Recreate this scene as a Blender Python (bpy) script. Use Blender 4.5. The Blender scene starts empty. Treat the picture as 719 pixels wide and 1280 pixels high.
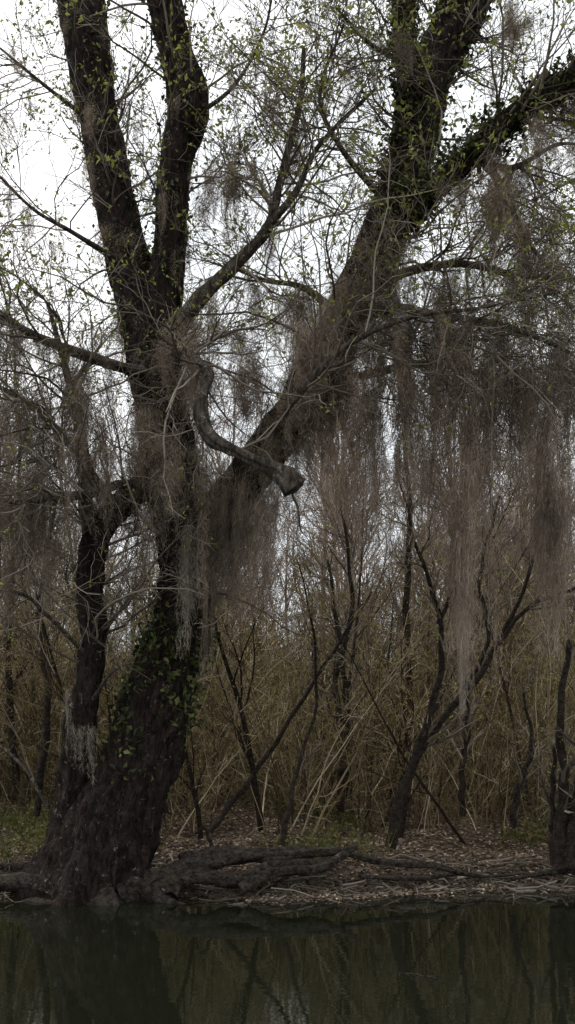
import bpy, math, random
import numpy as np
from mathutils import noise, Vector
rng=np.random.default_rng(11); random.seed(5)
sc=bpy.context.scene
sc.view_settings.view_transform='Standard'; sc.view_settings.look='None'; sc.view_settings.exposure=0
D=13.0; H=1.95
def W(a,b,y=0.0):
    k=(D+y)/D
    return np.array([(a-359.5)/100*k, y, H+(915-b)/100*k])
# ---------------------------------------------------------------- helpers
def nrm(v): return v/np.maximum(np.linalg.norm(v,axis=-1,keepdims=True),1e-9)
def empty(name):
    o=bpy.data.objects.new(name,None); bpy.context.collection.objects.link(o); return o
def mk_mesh(name,V,F,mats,smooth=True,mi=None):
    me=bpy.data.meshes.new(name)
    V=np.asarray(V,dtype=np.float32); F=np.asarray(F,dtype=np.int32)
    me.vertices.add(len(V)); me.vertices.foreach_set('co',V.ravel())
    me.loops.add(F.size); me.loops.foreach_set('vertex_index',F.ravel())
    me.polygons.add(len(F)); me.polygons.foreach_set('loop_start',np.arange(len(F),dtype=np.int32)*4)
    for m in mats: me.materials.append(m)
    if mi is not None: me.polygons.foreach_set('material_index',np.asarray(mi,dtype=np.int32))
    me.polygons.foreach_set('use_smooth',np.full(len(F),smooth))
    me.update(calc_edges=True)
    return me
def obj(name,me,parent=None):
    o=bpy.data.objects.new(name,me); bpy.context.collection.objects.link(o)
    if parent: o.parent=parent
    return o
class Buf:
    def __init__(s): s.V=[];s.F=[];s.M=[];s.n=0
    def add(s,V,F,m=0):
        if len(V)==0: return
        s.V.append(V); s.F.append(F+s.n); s.M.append(np.full(len(F),m)); s.n+=len(V)
    def mesh(s,name,mats,smooth=True):
        return mk_mesh(name,np.concatenate(s.V),np.concatenate(s.F),mats,smooth,np.concatenate(s.M))
def tubes(P,R,s=3):
    M,N,_=P.shape
    T=nrm(P[:,-1]-P[:,0]); ref=np.where(np.abs(T[:,2:3])>0.8,np.array([[1.,0,0]]),np.array([[0,0,1.]]))
    u=nrm(np.cross(T,ref)); v=np.cross(T,u)
    a=np.arange(s)*2*math.pi/s
    off=np.cos(a)[None,:,None]*u[:,None,:]+np.sin(a)[None,:,None]*v[:,None,:]
    V=P[:,:,None,:]+R[:,:,None,None]*off[:,None,:,:]
    m,n,k=np.meshgrid(np.arange(M),np.arange(N-1),np.arange(s),indexing='ij')
    b=(m*N+n)*s; k2=(k+1)%s
    F=np.stack([b+k,b+k2,b+s+k2,b+s+k],-1).reshape(-1,4)
    return V.reshape(-1,3),F
def ribbons(P,R):
    M,N,_=P.shape
    T=nrm(P[:,-1]-P[:,0]); u=nrm(np.cross(T,rng.normal(size=(M,3))))
    V=np.stack([P-R[:,:,None]*u[:,None],P+R[:,:,None]*u[:,None]],2)
    m,n=np.meshgrid(np.arange(M),np.arange(N-1),indexing='ij'); b=(m*N+n)*2
    F=np.stack([b,b+1,b+3,b+2],-1).reshape(-1,4)
    return V.reshape(-1,3),F
def leaves(pos,size,flat=0.0,aspect=0.5):
    M=len(pos); d=rng.normal(size=(M,3)); 
    nz=rng.normal(size=(M,3))*(1-flat); nz[:,2]+=flat*1.5
    nz=nrm(nz); d=nrm(d-nz*np.sum(d*nz,1,keepdims=True)); w=np.cross(nz,d)
    L=(size*rng.uniform(0.5,1.3,M))[:,None]
    p0=pos; p2=pos+d*L; mid=pos+d*L*0.45
    cu=nz*L*rng.uniform(-0.05,0.3,(M,1))
    V=np.stack([p0,mid+w*L*aspect/2+cu,p2,mid-w*L*aspect/2+cu],1).reshape(-1,3)
    return V,np.arange(M*4).reshape(-1,4)
def sample(P,R,idx,t):
    N=P.shape[1]; f=np.clip(t,0,0.999)*(N-1); i=f.astype(int); w=(f-i)[:,None]
    A=P[idx,i];B=P[idx,i+1]
    return A*(1-w)+B*w, nrm(B-A), R[idx,i]*(1-w[:,0])+R[idx,i+1]*w[:,0]
def spawn(P,R,cnt,lmin,lmax,ang=0.9,up=0.05,wander=0.25,N=6,tmin=0.15,rk=0.55,rmin=0.002,rcap=9):
    M=len(P)
    cnt=np.full(M,cnt) if np.isscalar(cnt) else cnt
    idx=np.repeat(np.arange(M),cnt); K=len(idx)
    t=rng.uniform(tmin,1,K); p,d,r=sample(P,R,idx,t)
    perp=rng.normal(size=(K,3)); perp=nrm(perp-d*np.sum(perp*d,1,keepdims=True))
    a=ang*rng.uniform(0.6,1.3,K)[:,None]
    dr=nrm(d*np.cos(a)+perp*np.sin(a))
    L=rng.uniform(lmin,lmax,K)*(1.15-0.6*t); st=(L/(N-1))[:,None]
    out=np.zeros((K,N,3)); out[:,0]=p
    for n in range(1,N):
        out[:,n]=out[:,n-1]+dr*st
        dr=nrm(dr+rng.normal(size=(K,3))*wander+np.array([0,0,up]))
    r0=np.minimum(np.maximum(r*rk,rmin*1.3),rcap)
    s=np.linspace(0,1,N)[None,:]
    return out, r0[:,None]*(1-s)**0.8*(1)+rmin*s**0.5
def cr(pts,n):
    p=np.array(pts,float); p=np.vstack([2*p[0]-p[1],p,2*p[-1]-p[-2]])
    K=len(p)-3; u=np.linspace(0,K-1e-6,n); i=u.astype(int); f=(u-i)[:,None]
    a,b,c,d=p[i],p[i+1],p[i+2],p[i+3]
    return 0.5*((2*b)+(-a+c)*f+(2*a-5*b+4*c-d)*f**2+(-a+3*b-3*c+d)*f**3)
def hand(pts,n):
    q=[list(W(a,b,y))+[r] for a,b,y,r in pts]; c=cr(q,n); return c[:,:3],np.maximum(c[:,3],0.003)
def bigtube(buf,P,R,s=24,amp=0.12,m=0,flare=0,seed=0.,fine=0.0):
    n=len(P); T=nrm(np.gradient(P,axis=0)); u=nrm(np.cross(T[0],[0.3,1,0.1])); V=[];L=0
    for i in range(n):
        u=nrm(u-T[i]*np.dot(u,T[i])); v=np.cross(T[i],u)
        if i: L+=np.linalg.norm(P[i]-P[i-1])
        for k in range(s):
            a=2*math.pi*k/s; c,sn=math.cos(a),math.sin(a)
            q=Vector((c*2.2+seed,sn*2.2,L*0.9))
            rr=1+amp*1.3*noise.noise(q)+amp*abs(noise.noise(Vector((c*6+seed,sn*6,L*1.6))))*1.5+amp*0.7*noise.noise(Vector((c*9,sn*9+seed,L*6)))
            if fine: rr+=fine*0.7*noise.noise(Vector((c*16,sn*16+seed,L*5)))+fine*(0.5-abs(noise.noise(Vector((c*11+4,sn*11,L*2.5)))))
            if flare:
                h=max(0,1-(P[i][2]+0.3)/flare); rr+= h*h*(0.15+0.7*max(0,math.sin(a*5+seed+1.2*noise.noise(Vector((c,sn,1)))))**1.5)
            V.append(P[i]+R[i]*rr*(c*u+sn*v))
    V=np.array(V); i,k=np.meshgrid(np.arange(n-1),np.arange(s),indexing='ij'); k2=(k+1)%s
    F=np.stack([i*s+k,i*s+k2,(i+1)*s+k2,(i+1)*s+k],-1).reshape(-1,4)
    V=np.vstack([V,[P[-1]+T[-1]*R[-1]*0.3]]); e=len(V)-1; kk=np.arange(0,s,2)
    F=np.vstack([F,np.stack([(n-1)*s+kk,(n-1)*s+(kk+1)%s,(n-1)*s+(kk+2)%s,np.full(len(kk),e)],-1)])
    buf.add(V,F,m)
# ---------------------------------------------------------------- materials
def ramp(nt,stops):
    r=nt.nodes.new('ShaderNodeValToRGB'); e=r.color_ramp.elements
    e[0].position=stops[0][0]; e[0].color=(*stops[0][1],1); e[1].position=stops[-1][0]; e[1].color=(*stops[-1][1],1)
    for p,c in stops[1:-1]:
        x=e.new(p); x.color=(*c,1)
    return r
def island_mat(name,stops,rough=0.7,trans=0.0,var=(0.65,1.3),nz=0):
    m=bpy.data.materials.new(name); m.use_nodes=True; nt=m.node_tree; b=nt.nodes['Principled BSDF']
    g=nt.nodes.new('ShaderNodeNewGeometry'); r=ramp(nt,stops); nt.links.new(g.outputs['Random Per Island'],r.inputs[0])
    hs=nt.nodes.new('ShaderNodeHueSaturation')
    mr=nt.nodes.new('ShaderNodeMapRange'); mr.inputs[3].default_value=var[0]; mr.inputs[4].default_value=var[1]
    if nz:
        n=nt.nodes.new('ShaderNodeTexNoise'); n.inputs['Scale'].default_value=nz; n.inputs['Detail'].default_value=2; tc=nt.nodes.new('ShaderNodeTexCoord')
        nt.links.new(tc.outputs['Object'],n.inputs['Vector']); nt.links.new(n.outputs[0],mr.inputs[0]); mr.inputs[1].default_value=.3; mr.inputs[2].default_value=.7
    else:
        oi=nt.nodes.new('ShaderNodeObjectInfo'); nt.links.new(oi.outputs['Random'],mr.inputs[0])
    nt.links.new(mr.outputs[0],hs.inputs['Value']); nt.links.new(r.outputs[0],hs.inputs['Color'])
    nt.links.new(hs.outputs[0],b.inputs['Base Color']); b.inputs['Roughness'].default_value=rough
    b.inputs['Specular IOR Level'].default_value=0.2
    if trans>0:
        t=nt.nodes.new('ShaderNodeBsdfTranslucent'); nt.links.new(hs.outputs[0],t.inputs[0])
        mx=nt.nodes.new('ShaderNodeMixShader'); mx.inputs[0].default_value=trans
        nt.links.new(b.outputs[0],mx.inputs[1]); nt.links.new(t.outputs[0],mx.inputs[2])
        nt.links.new(mx.outputs[0],nt.nodes['Material Output'].inputs[0])
    return m
def bark_mat(name,dark,mid,lichen,lpos=0.62,zs=0.25,scale=14,bump=0.8,lsc=3.5):
    m=bpy.data.materials.new(name); m.use_nodes=True; nt=m.node_tree; b=nt.nodes['Principled BSDF']; L=nt.links.new
    tc=nt.nodes.new('ShaderNodeTexCoord'); mp=nt.nodes.new('ShaderNodeMapping'); mp.inputs['Scale'].default_value=(1,1,zs); L(tc.outputs['Object'],mp.inputs[0])
    n1=nt.nodes.new('ShaderNodeTexNoise'); n1.inputs['Scale'].default_value=scale; n1.inputs['Detail'].default_value=8; n1.inputs['Roughness'].default_value=0.7; L(mp.outputs[0],n1.inputs['Vector'])
    v=nt.nodes.new('ShaderNodeTexVoronoi'); v.feature='DISTANCE_TO_EDGE'; v.inputs['Scale'].default_value=scale*1.3; L(mp.outputs[0],v.inputs['Vector'])
    r1=ramp(nt,[(0.4,dark),(0.68,mid)]); L(n1.outputs[0],r1.inputs[0])
    n2=nt.nodes.new('ShaderNodeTexNoise'); n2.inputs['Scale'].default_value=lsc; n2.inputs['Detail'].default_value=12; n2.inputs['Roughness'].default_value=0.85; L(tc.outputs['Object'],n2.inputs['Vector'])
    r2=ramp(nt,[(lpos,(0,0,0)),(lpos+0.05,(1,1,1))]); L(n2.outputs[0],r2.inputs[0])
    mx=nt.nodes.new('ShaderNodeMixRGB'); L(r2.outputs[0],mx.inputs[0]); L(r1.outputs[0],mx.inputs[1]); mx.inputs[2].default_value=(*lichen,1)
    L(mx.outputs[0],b.inputs['Base Color']); b.inputs['Roughness'].default_value=0.9; b.inputs['Specular IOR Level'].default_value=0.15
    ma=nt.nodes.new('ShaderNodeMath'); ma.operation='MINIMUM'; ma.inputs[1].default_value=0.25; L(v.outputs[0],ma.inputs[0])
    mb=nt.nodes.new('ShaderNodeMath'); mb.operation='ADD'; L(ma.outputs[0],mb.inputs[0]); L(n1.outputs[0],mb.inputs[1])
    bp=nt.nodes.new('ShaderNodeBump'); bp.inputs['Strength'].default_value=bump; bp.inputs['Distance'].default_value=0.06; L(mb.outputs[0],bp.inputs['Height']); L(bp.outputs[0],b.inputs['Normal'])
    return m
M_bark=bark_mat('oak_bark',(0.006,0.005,0.0045),(0.05,0.033,0.027),(0.30,0.27,0.24),0.585,zs=.35,scale=18,bump=1,lsc=10)
M_limb=bark_mat('limb_bark',(0.03,0.025,0.02),(0.15,0.125,0.10),(0.30,0.28,0.25),0.56,scale=22,bump=1,lsc=8)
M_root=bark_mat('root_bark',(0.012,0.010,0.008),(0.08,0.065,0.052),(0.2,0.18,0.155),0.58,zs=1,lsc=6)
M_stem=bark_mat('sapling_bark',(0.012,0.009,0.007),(0.05,0.038,0.03),(0.17,0.15,0.13),0.6,zs=1,lsc=6)
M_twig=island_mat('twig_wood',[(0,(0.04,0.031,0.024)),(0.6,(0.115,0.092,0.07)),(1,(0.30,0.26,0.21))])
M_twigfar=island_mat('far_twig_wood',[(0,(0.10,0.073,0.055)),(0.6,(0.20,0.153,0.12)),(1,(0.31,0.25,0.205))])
M_brush=island_mat('brush_stem',[(0,(0.025,0.018,0.011)),(0.4,(0.10,0.074,0.038)),(0.8,(0.24,0.185,0.095)),(1,(0.52,0.44,0.31))])
M_leaf=island_mat('young_leaf',[(0,(0.13,0.15,0.028)),(0.6,(0.27,0.30,0.065)),(1,(0.44,0.44,0.13))],0.5,0.5)
M_brleaf=island_mat('brush_leaf',[(0,(0.095,0.088,0.018)),(0.5,(0.25,0.215,0.045)),(0.8,(0.33,0.26,0.075)),(1,(0.30,0.165,0.07))],0.6,0.4)
M_ivy=island_mat('ivy_leaf',[(0,(0.014,0.022,0.007)),(0.6,(0.055,0.072,0.02)),(1,(0.20,0.22,0.07))],0.45,0.25)
M_moss=island_mat('moss_fibre',[(0,(0.15,0.115,0.085)),(0.6,(0.335,0.268,0.205)),(1,(0.53,0.45,0.36))],0.9,0.4,(0.5,1.15),1.1)
M_mossp=island_mat('moss_fibre_pale',[(0,(0.20,0.17,0.135)),(0.6,(0.38,0.335,0.275)),(1,(0.56,0.51,0.43))],0.9,0.4,(.75,1.1),1.1)
M_litter=island_mat('dead_leaf',[(0,(0.06,0.042,0.026)),(0.4,(0.18,0.127,0.085)),(0.8,(0.34,0.26,0.185)),(1,(0.52,0.45,0.36))],0.7,0.1)
M_herb=island_mat('herb_leaf',[(0,(0.035,0.04,0.012)),(0.6,(0.10,0.10,0.03)),(1,(0.18,0.16,0.06))],0.6,0.3)
def ground_mat():
    m=bpy.data.materials.new('leaf_covered_soil'); m.use_nodes=True; nt=m.node_tree; b=nt.nodes['Principled BSDF']; L=nt.links.new
    tc=nt.nodes.new('ShaderNodeTexCoord'); v=nt.nodes.new('ShaderNodeTexVoronoi'); v.inputs['Scale'].default_value=16; L(tc.outputs['Object'],v.inputs['Vector'])
    r=ramp(nt,[(0,(0.035,0.025,0.016)),(0.5,(0.10,0.072,0.05)),(1,(0.24,0.18,0.13))]); L(v.outputs['Color'],r.inputs[0])
    n=nt.nodes.new('ShaderNodeTexNoise'); n.inputs['Scale'].default_value=1.5; n.inputs['Detail'].default_value=6; L(tc.outputs['Object'],n.inputs['Vector'])
    r2=ramp(nt,[(0.3,(0.4,0.4,0.4)),(0.7,(1,1,1))]); L(n.outputs[0],r2.inputs[0])
    mx=nt.nodes.new('ShaderNodeMixRGB'); mx.blend_type='MULTIPLY'; mx.inputs[0].default_value=1; L(r.outputs[0],mx.inputs[1]); L(r2.outputs[0],mx.inputs[2])
    sx=nt.nodes.new('ShaderNodeSeparateXYZ'); L(tc.outputs['Object'],sx.inputs[0])
    mr=nt.nodes.new('ShaderNodeMapRange'); mr.inputs[1].default_value=0.05; mr.inputs[2].default_value=0.22; L(sx.outputs[2],mr.inputs[0])
    m2=nt.nodes.new('ShaderNodeMixRGB'); L(mr.outputs[0],m2.inputs[0]); m2.inputs[1].default_value=(0.014,0.011,0.008,1); L(mx.outputs[0],m2.inputs[2])
    L(m2.outputs[0],b.inputs['Base Color']); b.inputs['Roughness'].default_value=0.85; b.inputs['Specular IOR Level'].default_value=0.2
    bp=nt.nodes.new('ShaderNodeBump'); bp.inputs['Strength'].default_value=0.8; bp.inputs['Distance'].default_value=0.03; L(v.outputs['Distance'],bp.inputs['Height']); L(bp.outputs[0],b.inputs['Normal'])
    return m
def water_mat():
    m=bpy.data.materials.new('swamp_water'); m.use_nodes=True; nt=m.node_tree; b=nt.nodes['Principled BSDF']; L=nt.links.new
    b.inputs['Base Color'].default_value=(0.009,0.011,0.006,1); b.inputs['Roughness'].default_value=0.0; b.inputs['IOR'].default_value=1.75
    tc=nt.nodes.new('ShaderNodeTexCoord'); mp=nt.nodes.new('ShaderNodeMapping'); mp.inputs['Scale'].default_value=(1,1.6,1); L(tc.outputs['Object'],mp.inputs[0])
    n=nt.nodes.new('ShaderNodeTexNoise'); n.inputs['Scale'].default_value=4; n.inputs['Detail'].default_value=3; L(mp.outputs[0],n.inputs['Vector'])
    bp=nt.nodes.new('ShaderNodeBump'); bp.inputs['Strength'].default_value=0.16; bp.inputs['Distance'].default_value=0.007; L(n.outputs[0],bp.inputs['Height']); L(bp.outputs[0],b.inputs['Normal'])
    return m
# ---------------------------------------------------------------- terrain
def shore(x):
    return -0.05-0.75*np.exp(-((x-0.1)/0.9)**2)-0.5/(1+np.exp((x+2.6)*2))+0.12*np.sin(x*2.3+1)+0.07*np.sin(x*5.7)+0.03*np.sin(x*17)+.02*np.sin(x*31+1)
def zg(x,y):
    t=y-shore(x); e=np.clip(t/0.55,0,1); e=e*e*(3-2*e)
    z=np.where(t<0,np.maximum(-0.9,t*0.3),0.2*e+0.085*np.clip(t-0.3,0,13))
    z=z+np.where(t>0,1,0)*np.clip(t,0,1)*(0.05*np.sin(x*1.3+y*0.7)+0.04*np.sin(x*2.9-y*1.9)+0.02*np.sin(x*7+y*5))
    z=z+0.28*np.exp(-((x+2.35)**2+(y+0.3)**2)/0.5)
    z=np.where(y<-20,np.clip((-20-y)*0.25-0.9,-0.9,1.2),z)
    return z
xs=np.unique(np.concatenate([np.linspace(-12,12,400),np.linspace(-60,60,100),np.linspace(-400,400,40)]))
ys=np.unique(np.concatenate([np.linspace(-3,14,300),np.linspace(-60,60,100),np.linspace(-120,500,40)]))
X,Y=np.meshgrid(xs,ys,indexing='ij'); Z=zg(X,Y); V=np.stack([X,Y,Z],-1).reshape(-1,3)
i,j=np.meshgrid(np.arange(len(xs)-1),np.arange(len(ys)-1),indexing='ij'); q=i*len(ys)+j; n=len(ys)
obj('ground',mk_mesh('ground',V,np.stack([q,q+n,q+n+1,q+1],-1).reshape(-1,4),[ground_mat()]))
obj('water',mk_mesh('water',[[-400,-26,0],[400,-26,0],[400,2,0],[-400,2,0]],[[0,1,2,3]],[water_mat()],False))
N=80000; x=rng.uniform(-9,9,N); y=shore(x)+rng.uniform(0,1,N)**1.6*13; z=zg(x,y)+0.012
V,F=leaves(np.stack([x,y,z],1),0.08,0.72,0.5); bu=Buf(); bu.add(V,F)
obj('leaf_litter',bu.mesh('leaf_litter',[M_litter],False))
N=6500; x=np.concatenate([rng.normal(0.2,.8,N//2),rng.uniform(-4,5,N//2)]); y=shore(x)-np.abs(rng.normal(0,0.2,N))+.05; bu=Buf()
V,F=leaves(np.stack([x,y,np.full(N,0.004)],1),0.06,0.95,0.5); V[:,2]=np.clip(V[:,2],0.003,0.03); bu.add(V,F)
obj('floating_leaves',bu.mesh('floating_leaves',[M_litter],False))
# ---------------------------------------------------------------- main tree
tree=empty('moss_draped_oak_tree')
limbs={}
def limb(key,pts,n,s=20,amp=0.12,flare=0,m=0,fine=0.):
    P,R=hand(pts,n); bigtube(TB,P,R,s,amp,m,flare,seed=len(limbs)*3.1,fine=fine); limbs[key]=(P,R)
TB=Buf()
limb('trunk',[(112,1165,-0.6,.56),(120,1100,-0.6,.52),(150,1010,-0.6,.45),(182,930,-0.6,.38),(208,840,-0.6,.32),(232,760,-0.6,.30),(232,690,-0.6,.31),(215,600,-0.6,.30),(204,520,-0.55,.28),(190,440,-0.5,.27),(165,345,-0.4,.235),(142,245,-0.3,.22),(122,140,-0.2,.22),(108,50,-0.1,.25),(95,-40,0,.25),(70,-180,0,.2),(40,-330,.1,.06)],420,72,0.14,flare=1.3,fine=.12)
limb('second',[(196,480,-0.5,.18),(204,400,-0.6,.18),(212,310,-0.7,.16),(218,220,-0.7,.17),(236,130,-0.75,.21),(222,70,-0.8,.18),(206,0,-0.85,.18),(190,-120,-0.9,.16),(200,-300,-1,.04)],160,28,amp=.22,fine=.15)
limb('right',[(228,735,-0.6,.24),(262,660,-0.8,.22),(320,585,-1.0,.21),(380,500,-1.1,.21),(428,400,-1.15,.21),(468,320,-1.1,.22),(498,245,-1.0,.22),(520,160,-0.9,.21),(545,80,-0.8,.23),(582,0,-0.7,.25),(615,-100,-0.6,.2),(650,-260,-0.6,.05)],260,36,amp=.2,fine=.15)
limb('rightup',[(515,180,-0.9,.15),(512,100,-1.1,.13),(505,30,-1.2,.12),(500,-60,-1.3,.12),(480,-200,-1.4,.04)],60)
limb('rightout',[(478,295,-1.05,.16),(530,245,-1.3,.14),(590,195,-1.6,.12),(650,140,-1.9,.12),(719,95,-2.2,.11),(800,40,-2.5,.1),(900,-40,-2.8,.03)],110)
limb('smalltrunk',[(80,1060,-0.55,.2),(92,980,-0.6,.18),(104,890,-0.7,.15),(118,800,-0.75,.13),(114,730,-0.75,.14),(122,670,-0.75,.14),(150,635,-0.7,.13),(185,600,-0.6,.12)],140,24,.25,fine=.15)
limb('smallfork',[(120,690,-0.75,.10),(108,630,-0.8,.08),(104,560,-0.9,.06),(85,470,-1,.04),(60,380,-1,.02)],60,12,m=1)
limb('mid',[(205,440,-0.6,.09),(245,378,-0.8,.08),(290,335,-0.9,.07),(335,285,-1,.055),(352,220,-1,.04),(375,130,-1,.03),(380,60,-1,.02)],80,12,.28,m=1)
limb('mid2',[(330,288,-1,.045),(370,240,-1.2,.038),(400,180,-1.3,.025),(470,110,-1.4,.015)],50,10,.28,m=1)
limb('broken',[(262,465,-2.0,.045),(250,505,-2.15,.05),(262,545,-2.25,.05),(300,567,-2.3,.045),(335,585,-2.35,.06),(358,598,-2.4,.10),(368,612,-2.4,.11)],80,20,0.45,m=1,fine=.3)
limb('brokenb',[(210,440,-0.7,.08),(235,445,-1.4,.06),(262,465,-2.0,.045)],25,10,.3,m=1)
limb('pale1',[(325,590,-1.1,.04),(345,535,-1.8,.04),(385,480,-2.1,.035),(440,428,-2.2,.03),(520,395,-2.2,.022),(600,385,-2.2,.016),(700,365,-2.2,.01)],70,8,0.25,m=1)
limb('left1',[(190,610,-0.8,.06),(150,606,-1.3,.05),(110,618,-1.6,.042),(60,622,-1.7,.035),(20,628,-1.8,.025),(-60,610,-1.8,.01)],60,10,0.25,m=1)
limb('left2',[(195,470,-0.7,.07),(140,455,-1,.055),(80,435,-1.2,.05),(35,415,-1.3,.042),(0,392,-1.4,.035),(-90,350,-1.5,.02)],60,12,0.3,m=1)
limb('left3',[(110,820,-0.8,.025),(60,770,-1.2,.022),(20,740,-1.4,.018),(-60,745,-1.5,.01)],40,8,0.2,m=1)
limb('left4',[(112,880,-0.8,.025),(140,840,-1,.02),(165,828,-1.1,.01)],24,8,0.2,m=1)
limb('left5',[(60,1010,-0.4,.02),(30,960,-0.3,.02),(-10,930,-0.1,.02),(-80,920,0.1,.015)],40,8,0.2,m=1)
limb('left6',[(150,640,-0.7,.05),(90,560,-.9,.04),(30,500,-1.1,.03),(-40,470,-1.3,.02)],40,8,0.2,m=1)
limb('r1',[(440,400,-1.2,.07),(490,385,-1.5,.055),(550,395,-1.8,.042),(620,405,-2.0,.03),(690,430,-2.1,.02),(760,470,-2.2,.01)],60,10,0.25,m=1)
limb('r2',[(450,370,-1.1,.06),(510,340,-0.7,.05),(580,330,-0.4,.04),(650,345,-0.2,.03),(740,350,0,.02)],60,10,0.25,m=1)
limb('r3',[(395,470,-1.1,.07),(450,470,-0.7,.05),(530,455,-0.4,.04),(610,470,-0.2,.03),(690,500,0,.02)],60,10,0.25,m=1)
limb('r4',[(600,190,-1.6,.05),(630,240,-1.8,.035),(660,300,-2.0,.025),(690,340,-2.1,.015)],40,8,0.2,m=1)
limb('b1',[(155,330,-0.4,.04),(90,290,-0.9,.025),(40,260,-1.2,.018),(-20,200,-1.4,.01)],40,8,m=1)
limb('b2',[(125,160,-0.2,.03),(60,110,-.6,.02),(0,60,-.9,.012)],40,8,m=1)
limb('b3',[(235,150,-0.7,.03),(290,110,-1,.02),(330,40,-1.2,.015),(345,-40,-1.3,.01)],40,8,m=1)
limb('b4',[(490,260,-1,.045),(430,190,-1.3,.03),(400,120,-1.5,.02),(430,30,-1.6,.012)],40,8,m=1)
limb('b5',[(540,90,-.8,.04),(470,60,-1,.025),(420,10,-1.2,.015)],40,8,m=1)
limb('b6',[(430,400,-1.1,.05),(380,360,-0.6,.035),(330,350,-0.3,.025),(280,330,0,.015)],40,8,m=1)
limb('b7',[(590,195,-1.6,.05),(640,210,-1.2,.035),(700,180,-0.9,.02),(760,190,-.9,.01)],40,8,m=1)
obj('trunk_and_limbs',TB.mesh('trunk_and_limbs',[M_bark,M_limb]),tree)
LP=[];LR=[];LC=[]
for k,(P,R) in limbs.items():
    ii=np.linspace(0,len(P)-1,30).astype(int); LP.append(P[ii]); LR.append(R[ii]); L=np.linalg.norm(np.diff(P,axis=0),axis=1).sum()
    c={'trunk':44,'second':26,'right':42,'rightup':10,'rightout':26}.get(k,int(4+L*6))
    if k in('broken','left4'): c=2
    LC.append(c)
LP=np.array(LP);LR=np.array(LR)
P1,R1=spawn(LP,LR,np.array(LC),0.9,2.9,1.0,0.02,0.2,N=10,tmin=0.3,rk=0.35,rmin=0.003,rcap=0.016)
keep=P1[:,0,2]>2.6; P1,R1=P1[keep],R1[keep]
P2,R2=spawn(P1,R1,7,0.35,1.2,0.8,0.02,0.22,N=7,rk=0.5,rmin=0.0026)
P3,R3=spawn(P2,R2,4,0.12,0.5,0.8,0.03,0.22,N=5,rk=0.6,rmin=0.002)
TW=Buf()
for P,R,s in((P1,R1,5),(P2,R2,3),(P3,R3,3)): TW.add(*tubes(P,R,s))
obj('twigs',TW.mesh('twigs',[M_twig]),tree)
def cluster(P,frac,k,size,spread,zmin=-9):
    sel=rng.random(len(P))<frac; E=P[sel][:,-1]; E=E[E[:,2]>zmin]
    pos=np.repeat(E,k,0)+rng.normal(size=(len(E)*k,3))*spread; return leaves(pos,size,0.15,0.5)
bu=Buf(); bu.add(*cluster(P3,0.42,3,0.056,0.025,6)); bu.add(*cluster(P2,0.45,5,0.072,0.035,6.5)); bu.add(*cluster(P3,0.12,3,0.05,0.03,2.5))
obj('young_leaves',bu.mesh('young_leaves',[M_leaf],False),tree)
bu=Buf()
def clothe(key,i0,i1,n,size,out=0.1,patch=-0.4):
    P,R=limbs[key]; f=rng.uniform(i0,i1,n)*(len(P)-1); i=f.astype(int); p=P[i]; r=R[i]
    d=nrm(rng.normal(size=(n,3)))
    g=np.sin(p[:,2]*5+d[:,0]*3)+np.sin(p[:,0]*9+1.3)+rng.normal(size=n)*0.6; kk=g>patch
    bu.add(*leaves((p+d*(r*1.12+np.abs(rng.normal(size=n))*out)[:,None])[kk],size,0.1,0.55))
clothe('rightout',0.0,1,6000,0.085,0.09); clothe('right',0.5,1,6500,0.08,0.07); clothe('rightup',0,1,2600,0.08,0.05)
clothe('trunk',0.16,0.30,3900,0.10,0.08,-0.2); clothe('trunk',0.5,0.95,2200,0.07,0.06); clothe('second',0.2,1,1600,0.07,0.06); clothe('smalltrunk',0.1,0.7,500,0.06,0.04)
obj('climbing_ivy',bu.mesh('climbing_ivy',[M_ivy],False))
# ---------------------------------------------------------------- spanish moss (one merged mesh)
def festoon(nf,w=0.10):
    K=6; core=np.zeros((K,21,3)); off=rng.normal(size=(K,1,2))*w*0.75
    for c in range(K):
        wv=np.cumsum(rng.normal(size=(21,2))*0.012,axis=0); core[c,:,:2]=wv+off[c]*(1-np.linspace(0,1,21)[:,None]*0.45)
        core[c,:,2]=-np.linspace(0,1,21)*rng.uniform(0.45,1.0)
    core[0,:,2]=-np.linspace(0,1,21)
    ci=rng.integers(0,K,nf); s=rng.uniform(0,0.95,nf); i=(s*20).astype(int)
    p=core[ci,i]; ww=w*(1-s)**0.8*0.28+0.008
    p=p+np.stack([rng.normal(size=nf)*ww,rng.normal(size=nf)*ww,rng.normal(size=nf)*0.03],1)
    n=4; out=np.zeros((nf,n,3)); out[:,0]=p
    d=nrm(np.stack([rng.normal(size=nf)*0.55,rng.normal(size=nf)*0.55,-np.ones(nf)],1)); st=(rng.uniform(0.04,0.16,nf)*(1-0.3*s)/(n-1))[:,None]
    for q in range(1,n):
        out[:,q]=out[:,q-1]+d*st; d=nrm(d+rng.normal(size=(nf,3))*0.65+np.array([0,0,-0.2]))
    R=np.repeat(rng.uniform(0.001,0.0026,nf)[:,None],n,1)
    return ribbons(out,R)
FE=[festoon(560,w=rng.uniform(0.05,0.13)) for v in range(16)]
MB=Buf(); nmoss=0
def hang(p,L,wd,pale=False):
    global nmoss; nmoss+=1
    V,F=random.choice(FE); a=random.uniform(0,6.28); c,s=math.cos(a),math.sin(a)
    tx,ty=random.gauss(0,.06),random.gauss(0,.06)
    V=V*np.array([wd,wd,L]); X=V[:,0]*c-V[:,1]*s+V[:,2]*tx; Y=V[:,0]*s+V[:,1]*c+V[:,2]*ty
    MB.add(np.stack([X,Y,V[:,2]],1)+p,F,1 if pale else 0)
allP=np.concatenate([P1[:,::3].reshape(-1,3),P2[:,::3].reshape(-1,3)]); 
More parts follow.
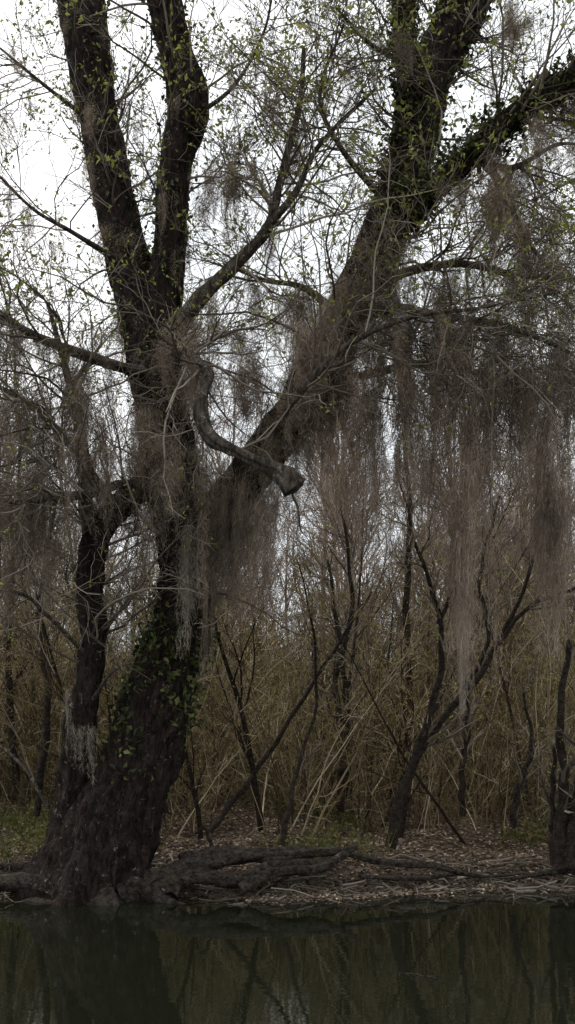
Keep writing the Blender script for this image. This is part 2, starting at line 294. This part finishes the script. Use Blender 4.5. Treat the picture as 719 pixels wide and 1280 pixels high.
def inbox(p,a0,b0,a1,b1):
    k=(D+p[:,1])/D; a=p[:,0]/k*100+359.5; b=915-(p[:,2]-H)/k*100
    return (a>a0)&(a<a1)&(b>b0)&(b<b1)&(p[:,1]>-2.1)
def scatter(box,n,l0,l1,w0,w1,pale=False):
    c=allP[inbox(allP,*box)]
    if len(c)==0: return
    for q in c[rng.integers(0,len(c),n)]: hang(q,rng.uniform(l0,l1),rng.uniform(w0,w1),pale)
scatter((170,350,330,620),46,0.3,1.1,0.6,1.2)
scatter((340,350,470,520),36,0.3,1.1,0.5,1.1)
scatter((470,350,719,470),56,0.3,1.6,0.4,1.0)
scatter((240,540,350,680),24,0.5,1.4,0.4,0.9)
scatter((0,380,200,700),76,0.3,1.1,0.5,1.0)
scatter((0,0,719,330),64,0.15,0.8,0.3,0.7)
scatter((560,120,719,330),20,0.3,0.9,0.4,0.9)
scatter((-300,100,-10,700),25,0.3,1.0,0.6,1.3); scatter((730,100,1100,700),25,0.3,1.0,0.6,1.3)
def drape(key,t0,t1,n,l0,l1,w0,w1,pale=False):
    P,R=limbs[key]
    for _ in range(n):
        i=int(rng.uniform(t0,t1)*(len(P)-1)); a=rng.uniform(0,6.28)
        hang(P[i]+np.array([math.cos(a),math.sin(a),0.2])*R[i]*0.95,rng.uniform(l0,l1),rng.uniform(w0,w1),pale)
drape('trunk',0.40,0.66,70,0.3,0.9,0.7,1.3); drape('right',0.08,0.56,115,0.3,1.2,0.7,1.5)
drape('trunk',0.7,0.95,24,0.2,0.5,0.5,1.0); drape('second',0.1,1,24,0.3,0.7,0.4,0.9)
for k,nn in(('r1',24),('r2',20),('r3',16),('pale1',6),('left2',18),('left1',4),('left6',12),('brokenb',2),('mid',8),('rightout',22),('r4',12),('b6',7),('b1',4),('b7',6)):
    drape(k,0.05,0.95,nn,0.3,1.0,0.4,1.0)
for a,b0,b1,y,w,nn,pale in[(465,470,735,-1.5,.6,9,0),(472,400,560,-1.4,1.1,4,0),(585,400,640,-1.8,1.1,6,0),(583,560,885,-1.8,.75,9,0),(578,700,900,-1.8,.45,3,1),(680,430,640,-2,.9,5,0),(688,560,810,-2,.75,9,0),(672,470,700,-2,.6,4,0),
    (322,590,790,-1.6,.7,6,0),(340,600,740,-1.5,.7,5,0),(297,580,800,-1.4,.5,5,0),(275,570,760,-1.3,.6,3,0),(262,640,880,-1.2,.45,4,0),(235,640,830,-1.2,.7,4,1),(222,560,720,-1.1,.8,2,1),(430,520,660,-1.3,.6,4,0),(505,450,690,-1.5,.9,6,0),(540,420,700,-1.2,.7,5,0),(615,430,700,-1.0,.5,4,0),(645,420,680,-1.4,.5,4,0),(410,480,640,-1,.5,3,0),(370,520,690,-1,.5,4,0),(710,480,700,-1.5,.7,4,0),
    (560,330,480,-.9,1.3,4,0),(500,380,500,-1.3,1.2,4,0),(610,225,330,-1.8,1.1,6,0),(630,190,300,-1.8,.8,5,0),(695,320,375,-2,1.5,4,0),(705,440,560,-2,1.3,3,0),(645,20,60,-1.5,1,2,0),(640,0,70,-1.2,1.0,3,0),
    (290,190,300,-1,.8,5,0),(270,200,290,-1,.7,4,0),(100,450,620,-1.1,1.0,5,0),(35,590,740,-1.4,.9,6,0),(8,600,690,-1.4,1.1,4,0),(60,480,600,-1.2,1.0,3,0),(98,880,990,-.9,.45,2,1),(88,850,960,-.9,.4,1,1),(150,560,680,-1,1.0,3,0),(180,470,640,-1,1.0,3,0),
    (320,430,560,-1.0,1.3,5,0),(400,380,560,-1.5,1.4,5,0),(600,430,600,-.6,1.2,3,0),(650,420,600,-.8,1.1,3,0),(255,230,300,-.9,.8,2,0),(235,380,560,-1.1,1.3,5,0),(680,140,210,-2.2,1.0,4,0),(710,110,190,-2.2,1.0,4,0),(440,330,450,-1.5,1.3,5,0),(365,450,600,-.9,1.2,3,0)]:
    for _ in range(nn):
        h=(b1-b0)/100; sub=rng.uniform(0,0.3)
        hang(W(a+rng.normal()*9,b0+sub*100*h,y+rng.normal()*0.1),h*(1-sub)*rng.uniform(.7,1),w*rng.uniform(.7,1.2),bool(pale))
obj('spanish_moss',MB.mesh('spanish_moss',[M_moss,M_mossp],False))
# ---------------------------------------------------------------- brush templates
def stems(n,rad,h0,h1,lean,r,N=9,wander=0.09):
    b=rng.normal(size=(n,2))*rad; P=np.zeros((n,N,3)); P[:,0,:2]=b; P[:,0,2]=-0.15
    d=nrm(np.stack([rng.normal(size=n)*lean,rng.normal(size=n)*lean,np.ones(n)],1)); st=(rng.uniform(h0,h1,n)/(N-1))[:,None]
    for q in range(1,N):
        P[:,q]=P[:,q-1]+d*st; d=nrm(d+rng.normal(size=(n,3))*wander+np.array([0,0,0.04]))
    s=np.linspace(0,1,N)[None]; return P,(rng.uniform(.6,1.3,n)*r)[:,None]*(1-0.85*s)
def shrub(v,leafy,h0=2.0,h1=5,r=0.019,n=9):
    P,R=stems(n,0.35,h0,h1,0.38,r,wander=.13); A,RA=spawn(P,R,9,0.4,1.5,0.8,0.05,0.22,N=6,tmin=.1,rk=.5,rmin=.003); B,RB=spawn(A,RA,5,0.15,0.6,0.8,0.04,0.24,N=4,rk=.6,rmin=.0024)
    bu=Buf(); bu.add(*tubes(P,R,5)); bu.add(*tubes(A,RA,3)); bu.add(*tubes(B,RB,3))
    V,F=cluster(B,leafy,3,0.05,0.06); bu.add(V,F,1); return bu.mesh('shrub_mesh_%d'%v,[M_brush,M_brleaf],False)
def cane(v,n=18,leafy=.45):
    P,R=stems(n,0.8,1.4,4.4,0.24,0.0095,N=8,wander=.12); B,RB=spawn(P,R,8,0.2,0.9,0.8,0.04,0.24,N=5,tmin=.1,rk=.6,rmin=.0022)
    bu=Buf(); bu.add(*tubes(P,R,4)); bu.add(*tubes(B,RB,3)); V,F=cluster(B,leafy,5,0.05,0.10); bu.add(V,F,1)
    return bu.mesh('cane_mesh_%d'%v,[M_brush,M_brleaf],False)
def baretree(v,h,r=.1,mats=None,na=26):
    P,R=stems(1,0.0,h,h,0.12,r,N=14,wander=.06); A,RA=spawn(P,R,na,.11*h,.38*h,0.7,0.07,0.13,N=9,tmin=.18,rk=.45,rmin=.008*r*10)
    B,RB=spawn(A,RA,7,0.06*h,.16*h,0.6,0.05,0.16,N=6,rk=.55,rmin=.005*r*10); C,RC=spawn(B,RB,5,0.025*h,0.08*h,0.6,0.04,0.2,N=4,rk=.6,rmin=.0035*max(.7,r*10))
    bu=Buf(); bu.add(*tubes(P,R,8),2); bu.add(*tubes(A,RA,4),2 if r<.09 else 0); bu.add(*tubes(B,RB,3)); bu.add(*tubes(C,RC,3))
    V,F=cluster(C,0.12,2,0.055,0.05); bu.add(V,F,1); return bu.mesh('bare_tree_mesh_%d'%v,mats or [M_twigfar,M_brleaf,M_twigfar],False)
SH=[shrub(v,0.25+0.08*v) for v in range(6)]; CA=[cane(v) for v in range(5)]; BT=[baretree(v,h) for v,h in enumerate((8,9.5,11,12.5,10))]
ST=[baretree(10+v,h,.042,[M_brush,M_brleaf,M_stem],16) for v,h in enumerate((3,4,5,6))]
thick=empty('thicket'); forest=empty('distant_forest')
def inst(nm,me,par,x,y,s,sz=None,tl=.04):
    o=obj(nm,me,par); o.location=(x,y,float(zg(np.array(x),np.array(y)))-0.05); o.rotation_euler=(random.gauss(0,tl),random.gauss(0,tl),random.uniform(0,6.28)); o.scale=(s,s,sz or s)
def place(nm,mes,par,n,y0,y1,s0,s1,pw=1.0,extra=3,tl=.04):
    for _ in range(n):
        y=y0+(y1-y0)*random.random()**pw; hw=0.28*(13+y)+extra; inst(nm,random.choice(mes),par,random.uniform(-hw,hw),y,random.uniform(s0,s1),None,tl)
place('shrub',SH,thick,55,2.2,6,0.4,0.85,tl=.12); place('shrub',SH,thick,170,5,22,0.8,1.35,tl=.09); 
place('cane',CA,thick,50,3.2,8,0.5,1.0,tl=.12); place('cane',CA,thick,130,6,24,0.8,1.3,tl=.1)
place('thin_tree',ST,thick,64,1.8,11,0.55,1.15,tl=.22)
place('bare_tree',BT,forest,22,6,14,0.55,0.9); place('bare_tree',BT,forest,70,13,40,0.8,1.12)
# ---------------------------------------------------------------- individual saplings
def sapling(name,paths,cnt=8,l=1.0,mat=None,leaf=0.2,r2=.0025):
    e=empty(name); bu=Buf(); PP=[];RR=[]
    for i_,pts in enumerate(paths):
        P,R=hand(pts,40); P=P+np.stack([np.sin(np.arange(40)*.9+i_)*.012,np.zeros(40),np.zeros(40)],1)
        bigtube(bu,P,R,8,0.16,0,0,seed=i_); ii=np.linspace(0,39,14).astype(int); PP.append(P[ii]); RR.append(R[ii])
    obj('stems',bu.mesh('stems',[M_stem]),e)
    if cnt:
        PP=np.array(PP);RR=np.array(RR); A,RA=spawn(PP,RR,cnt,0.3*l,1.2*l,0.7,0.06,0.18,N=7,tmin=.3,rk=.5,rmin=.004); B,RB=spawn(A,RA,5,.15,.5,.7,.03,.2,N=5,rk=.6,rmin=r2)
        b2=Buf(); b2.add(*tubes(A,RA,4)); b2.add(*tubes(B,RB,3)); V,F=cluster(B,leaf,3,.05,.03); b2.add(V,F,1); obj('twigs',b2.mesh('twigs',[M_twig,M_leaf],False),e)
    return e
sapling('leaning_sapling_tree',[[(488,1060,.9,.08),(500,1000,.9,.068),(520,950,.9,.058),(552,900,.9,.05),(595,850,.9,.04),(640,770,.9,.03),(670,690,.9,.022),(690,600,.9,.012)],
  [(512,965,.9,.05),(535,900,.8,.045),(552,830,.7,.04),(547,760,.6,.03),(520,680,.5,.02),(500,600,.5,.01)],
  [(575,870,.9,.04),(610,800,1,.03),(600,720,1.1,.022),(625,620,1.2,.015)],[(612,820,.9,.035),(660,760,.8,.025),(719,735,.7,.02),(770,700,.7,.01)],[(548,780,.6,.03),(580,700,.5,.02),(585,600,.4,.01)]],11)
sapling('young_tree',[[(425,1015,2.5,.06),(428,930,2.5,.05),(420,850,2.5,.045),(440,760,2.5,.035),(430,650,2.5,.02)]],12)
sapling('young_tree',[[(436,1000,3,.05),(434,900,3,.05),(428,830,3,.04),(410,700,3,.02)]],12)
sapling('young_tree',[[(578,1020,2,.045),(578,960,2,.04),(585,900,2,.035),(570,800,2,.02)]],12)
sapling('young_tree',[[(640,1035,1.5,.05),(648,985,1.5,.045),(665,930,1.5,.03),(650,850,1.5,.015)]],10)
sapling('young_tree',[[(508,970,5,.06),(512,860,5,.06),(508,760,5,.055),(512,640,5,.045),(500,480,5,.02)]],14,1.5)
sapling('young_tree',[[(45,1020,2,.05),(60,880,2,.05),(50,760,2,.04),(70,620,2,.02)]],14)
sapling('young_tree',[[(20,980,4,.06),(10,800,4,.05),(25,600,4,.03),(15,400,4,.015)]],16,1.6)
sapling('leaning_dead_pole',[[(262,1040,1.2,.04),(330,950,1.4,.035),(400,840,1.6,.025),(465,740,1.8,.015)]],5,.5)
sapling('leaning_dead_pole',[[(350,1062,.3,.04),(362,1010,.5,.035),(372,960,.7,.025),(395,880,1,.02),(390,780,1,.015),(372,700,1,.008)]],6,.5)
sapling('broken_stub_branch',[[(262,1095,-.3,.018),(264,1060,-.2,.02),(256,1035,-.2,.02),(245,1042,-.2,.012)]],0)
sapling('shoreline_stump',[[(700,1085,.1,.13),(702,1040,.1,.10),(706,980,.1,.07),(700,900,.1,.05),(712,800,.1,.03)],[(712,1085,.0,.10),(722,1000,.0,.06),(735,900,0,.04)],[(694,1080,.15,.06),(690,1020,.2,.04),(694,930,.3,.02)]],8,.7)
# ---------------------------------------------------------------- roots and shore debris
bu=Buf()
def root(pts,n=50,s=12): P,R=hand(pts,n); bigtube(bu,P,R,s,0.4,0,0,seed=random.uniform(0,9),fine=.2)
for r in [[(150,1120,-.9,.16),(200,1098,-.8,.12),(255,1080,-.6,.09),(330,1068,-.4,.07),(430,1064,-.2,.04)],[(190,1110,-.9,.1),(240,1095,-.85,.08),(300,1100,-.7,.07),(345,1083,-.6,.055),(410,1078,-.5,.03)],
 [(300,1112,-.9,.06),(345,1090,-.75,.06),(400,1085,-.6,.05),(445,1058,-.3,.03)],[(225,1075,-.5,.07),(290,1065,-.3,.06),(350,1075,-.4,.05),(420,1060,0,.03)],[(215,1120,-1,.06),(235,1085,-.7,.06),(262,1072,-.5,.04)],
 [(430,1066,-.1,.04),(480,1078,-.25,.035),(540,1082,-.2,.03),(600,1095,-.1,.02),(650,1092,-.1,.01)],[(450,1095,-.4,.02),(520,1098,-.2,.025),(580,1092,-.05,.015)],[(640,1098,0,.02),(719,1088,0.1,.03),(800,1098,0,.03)],
 [(100,1125,-.9,.18),(60,1108,-.8,.13),(10,1104,-.7,.08),(-60,1110,-.6,.06)],[(80,1140,-1.1,.10),(40,1130,-1.0,.06),(10,1140,-1,.03)],[(130,1130,-1.1,.2),(150,1150,-1.35,.1),(170,1165,-1.5,.03)],[(180,1110,-.9,.12),(205,1128,-1.05,.07),(235,1135,-1.2,.03)],
 [(60,1090,-.4,.07),(20,1082,-.2,.04),(-50,1085,0,.03)]]: root(r)
obj('exposed_roots',bu.mesh('exposed_roots',[M_root]))
n=1400; x=rng.uniform(-5,5,n); y=shore(x)+rng.normal(.15,.35,n); L=rng.uniform(.08,.6,n); a=rng.uniform(0,3.14,n)
p0=np.stack([x,y,np.maximum(zg(x,y),0)+rng.uniform(0.0,.07,n)],1); p1=p0+np.stack([np.cos(a)*L,np.sin(a)*L*.5,rng.normal(size=n)*.06],1); pm=(p0+p1)/2+rng.normal(size=(n,3))*.03
b2=Buf(); b2.add(*tubes(np.stack([p0,pm,p1],1),np.repeat(rng.uniform(.003,.013,n)[:,None],3,1),5)); obj('driftwood_twigs',b2.mesh('driftwood_twigs',[M_twig],False))
e=empty('floating_branch'); b2=Buf()
for pts in [[(500,1246,-4.6,.004),(522,1250,-4.65,.006),(550,1257,-4.8,.004)],[(512,1249,-4.65,.004),(528,1238,-4.6,.003)],[(535,1253,-4.7,.004),(548,1247,-4.7,.003)],[(508,1248,-4.6,.004),(515,1262,-4.8,.003)]]:
    P,R=hand(pts,14); P[:,2]=np.maximum(P[:,2]*0.6,0.0)+0.003; P+=rng.normal(size=P.shape)*np.array([.006,.01,.001]); bigtube(b2,P,R,6,.3)
obj('floating_branch_wood',b2.mesh('floating_branch_wood',[M_root]),e)
n=9000; x=rng.uniform(-7,7,n); y=shore(x)+0.5+rng.uniform(0,1,n)*5; g=np.sin(x*1.9+.5)+np.sin(y*2.1+x)+np.where(x<-2.6,1.4,-.5)+rng.normal(size=n)*.4; k=g>0.7; x,y=x[k],y[k]; n=len(x)
z=zg(x,y); hgt=rng.uniform(.08,.45,n); p0=np.stack([x,y,z],1); p2=p0+np.stack([rng.normal(size=n)*.1,rng.normal(size=n)*.1,hgt],1); 
b2=Buf(); b2.add(*tubes(np.stack([p0,(p0+p2)/2+rng.normal(size=(n,3))*.02,p2],1),np.repeat(np.array([[.004,.003,.001]]),n,0),3))
t=rng.uniform(.3,1,(n,4,1)); b2.add(*leaves((p0[:,None]+(p2-p0)[:,None]*t).reshape(-1,3),.07,.4,.45)); obj('bank_herbs',b2.mesh('bank_herbs',[M_herb],False))
# ---------------------------------------------------------------- sky, sun, camera
az,el=math.radians(-70),math.radians(58)
w=bpy.data.worlds.new('World'); bpy.context.scene.world=w; w.use_nodes=True; nt=w.node_tree; L=nt.links.new; bg=nt.nodes['Background']
sk=nt.nodes.new('ShaderNodeTexSky'); sk.sky_type='NISHITA'; sk.sun_disc=False; sk.sun_elevation=el; sk.sun_rotation=az; sk.dust_density=3
tc=nt.nodes.new('ShaderNodeTexCoord'); ns=nt.nodes.new('ShaderNodeTexNoise'); ns.inputs['Scale'].default_value=2.2; ns.inputs['Detail'].default_value=5; L(tc.outputs['Generated'],ns.inputs['Vector'])
r=ramp(nt,[(0.35,(0.58,0.62,0.655)),(0.65,(1,1,1))]); L(ns.outputs[0],r.inputs[0])
vm=nt.nodes.new('ShaderNodeVectorMath'); vm.operation='SCALE'; vm.inputs['Scale'].default_value=10.5; L(r.outputs[0],vm.inputs[0])
mx=nt.nodes.new('ShaderNodeMixRGB'); mx.inputs[0].default_value=0.93; L(sk.outputs[0],mx.inputs[1]); L(vm.outputs[0],mx.inputs[2]); L(mx.outputs[0],bg.inputs[0]); bg.inputs[1].default_value=0.15
sl=bpy.data.lights.new('sun','SUN'); sl.energy=1.5; sl.angle=math.radians(15); sl.color=(1,.94,.86); so=bpy.data.objects.new('sun',sl); bpy.context.collection.objects.link(so)
so.rotation_euler=(-(math.pi/2-el),0,-az); so.location=(0,0,30)
cd=bpy.data.cameras.new('camera'); cd.sensor_fit='VERTICAL'; cd.sensor_height=24; cd.lens=24*D/12.8; cd.shift_y=275/1280; cd.clip_end=1500
co=bpy.data.objects.new('camera',cd); bpy.context.collection.objects.link(co); co.location=(0,-D,H); co.rotation_euler=(math.pi/2,0,0); bpy.context.scene.camera=co
print('P1',len(P1),'P3',len(P3),'objs',len(bpy.data.objects),'moss',nmoss)
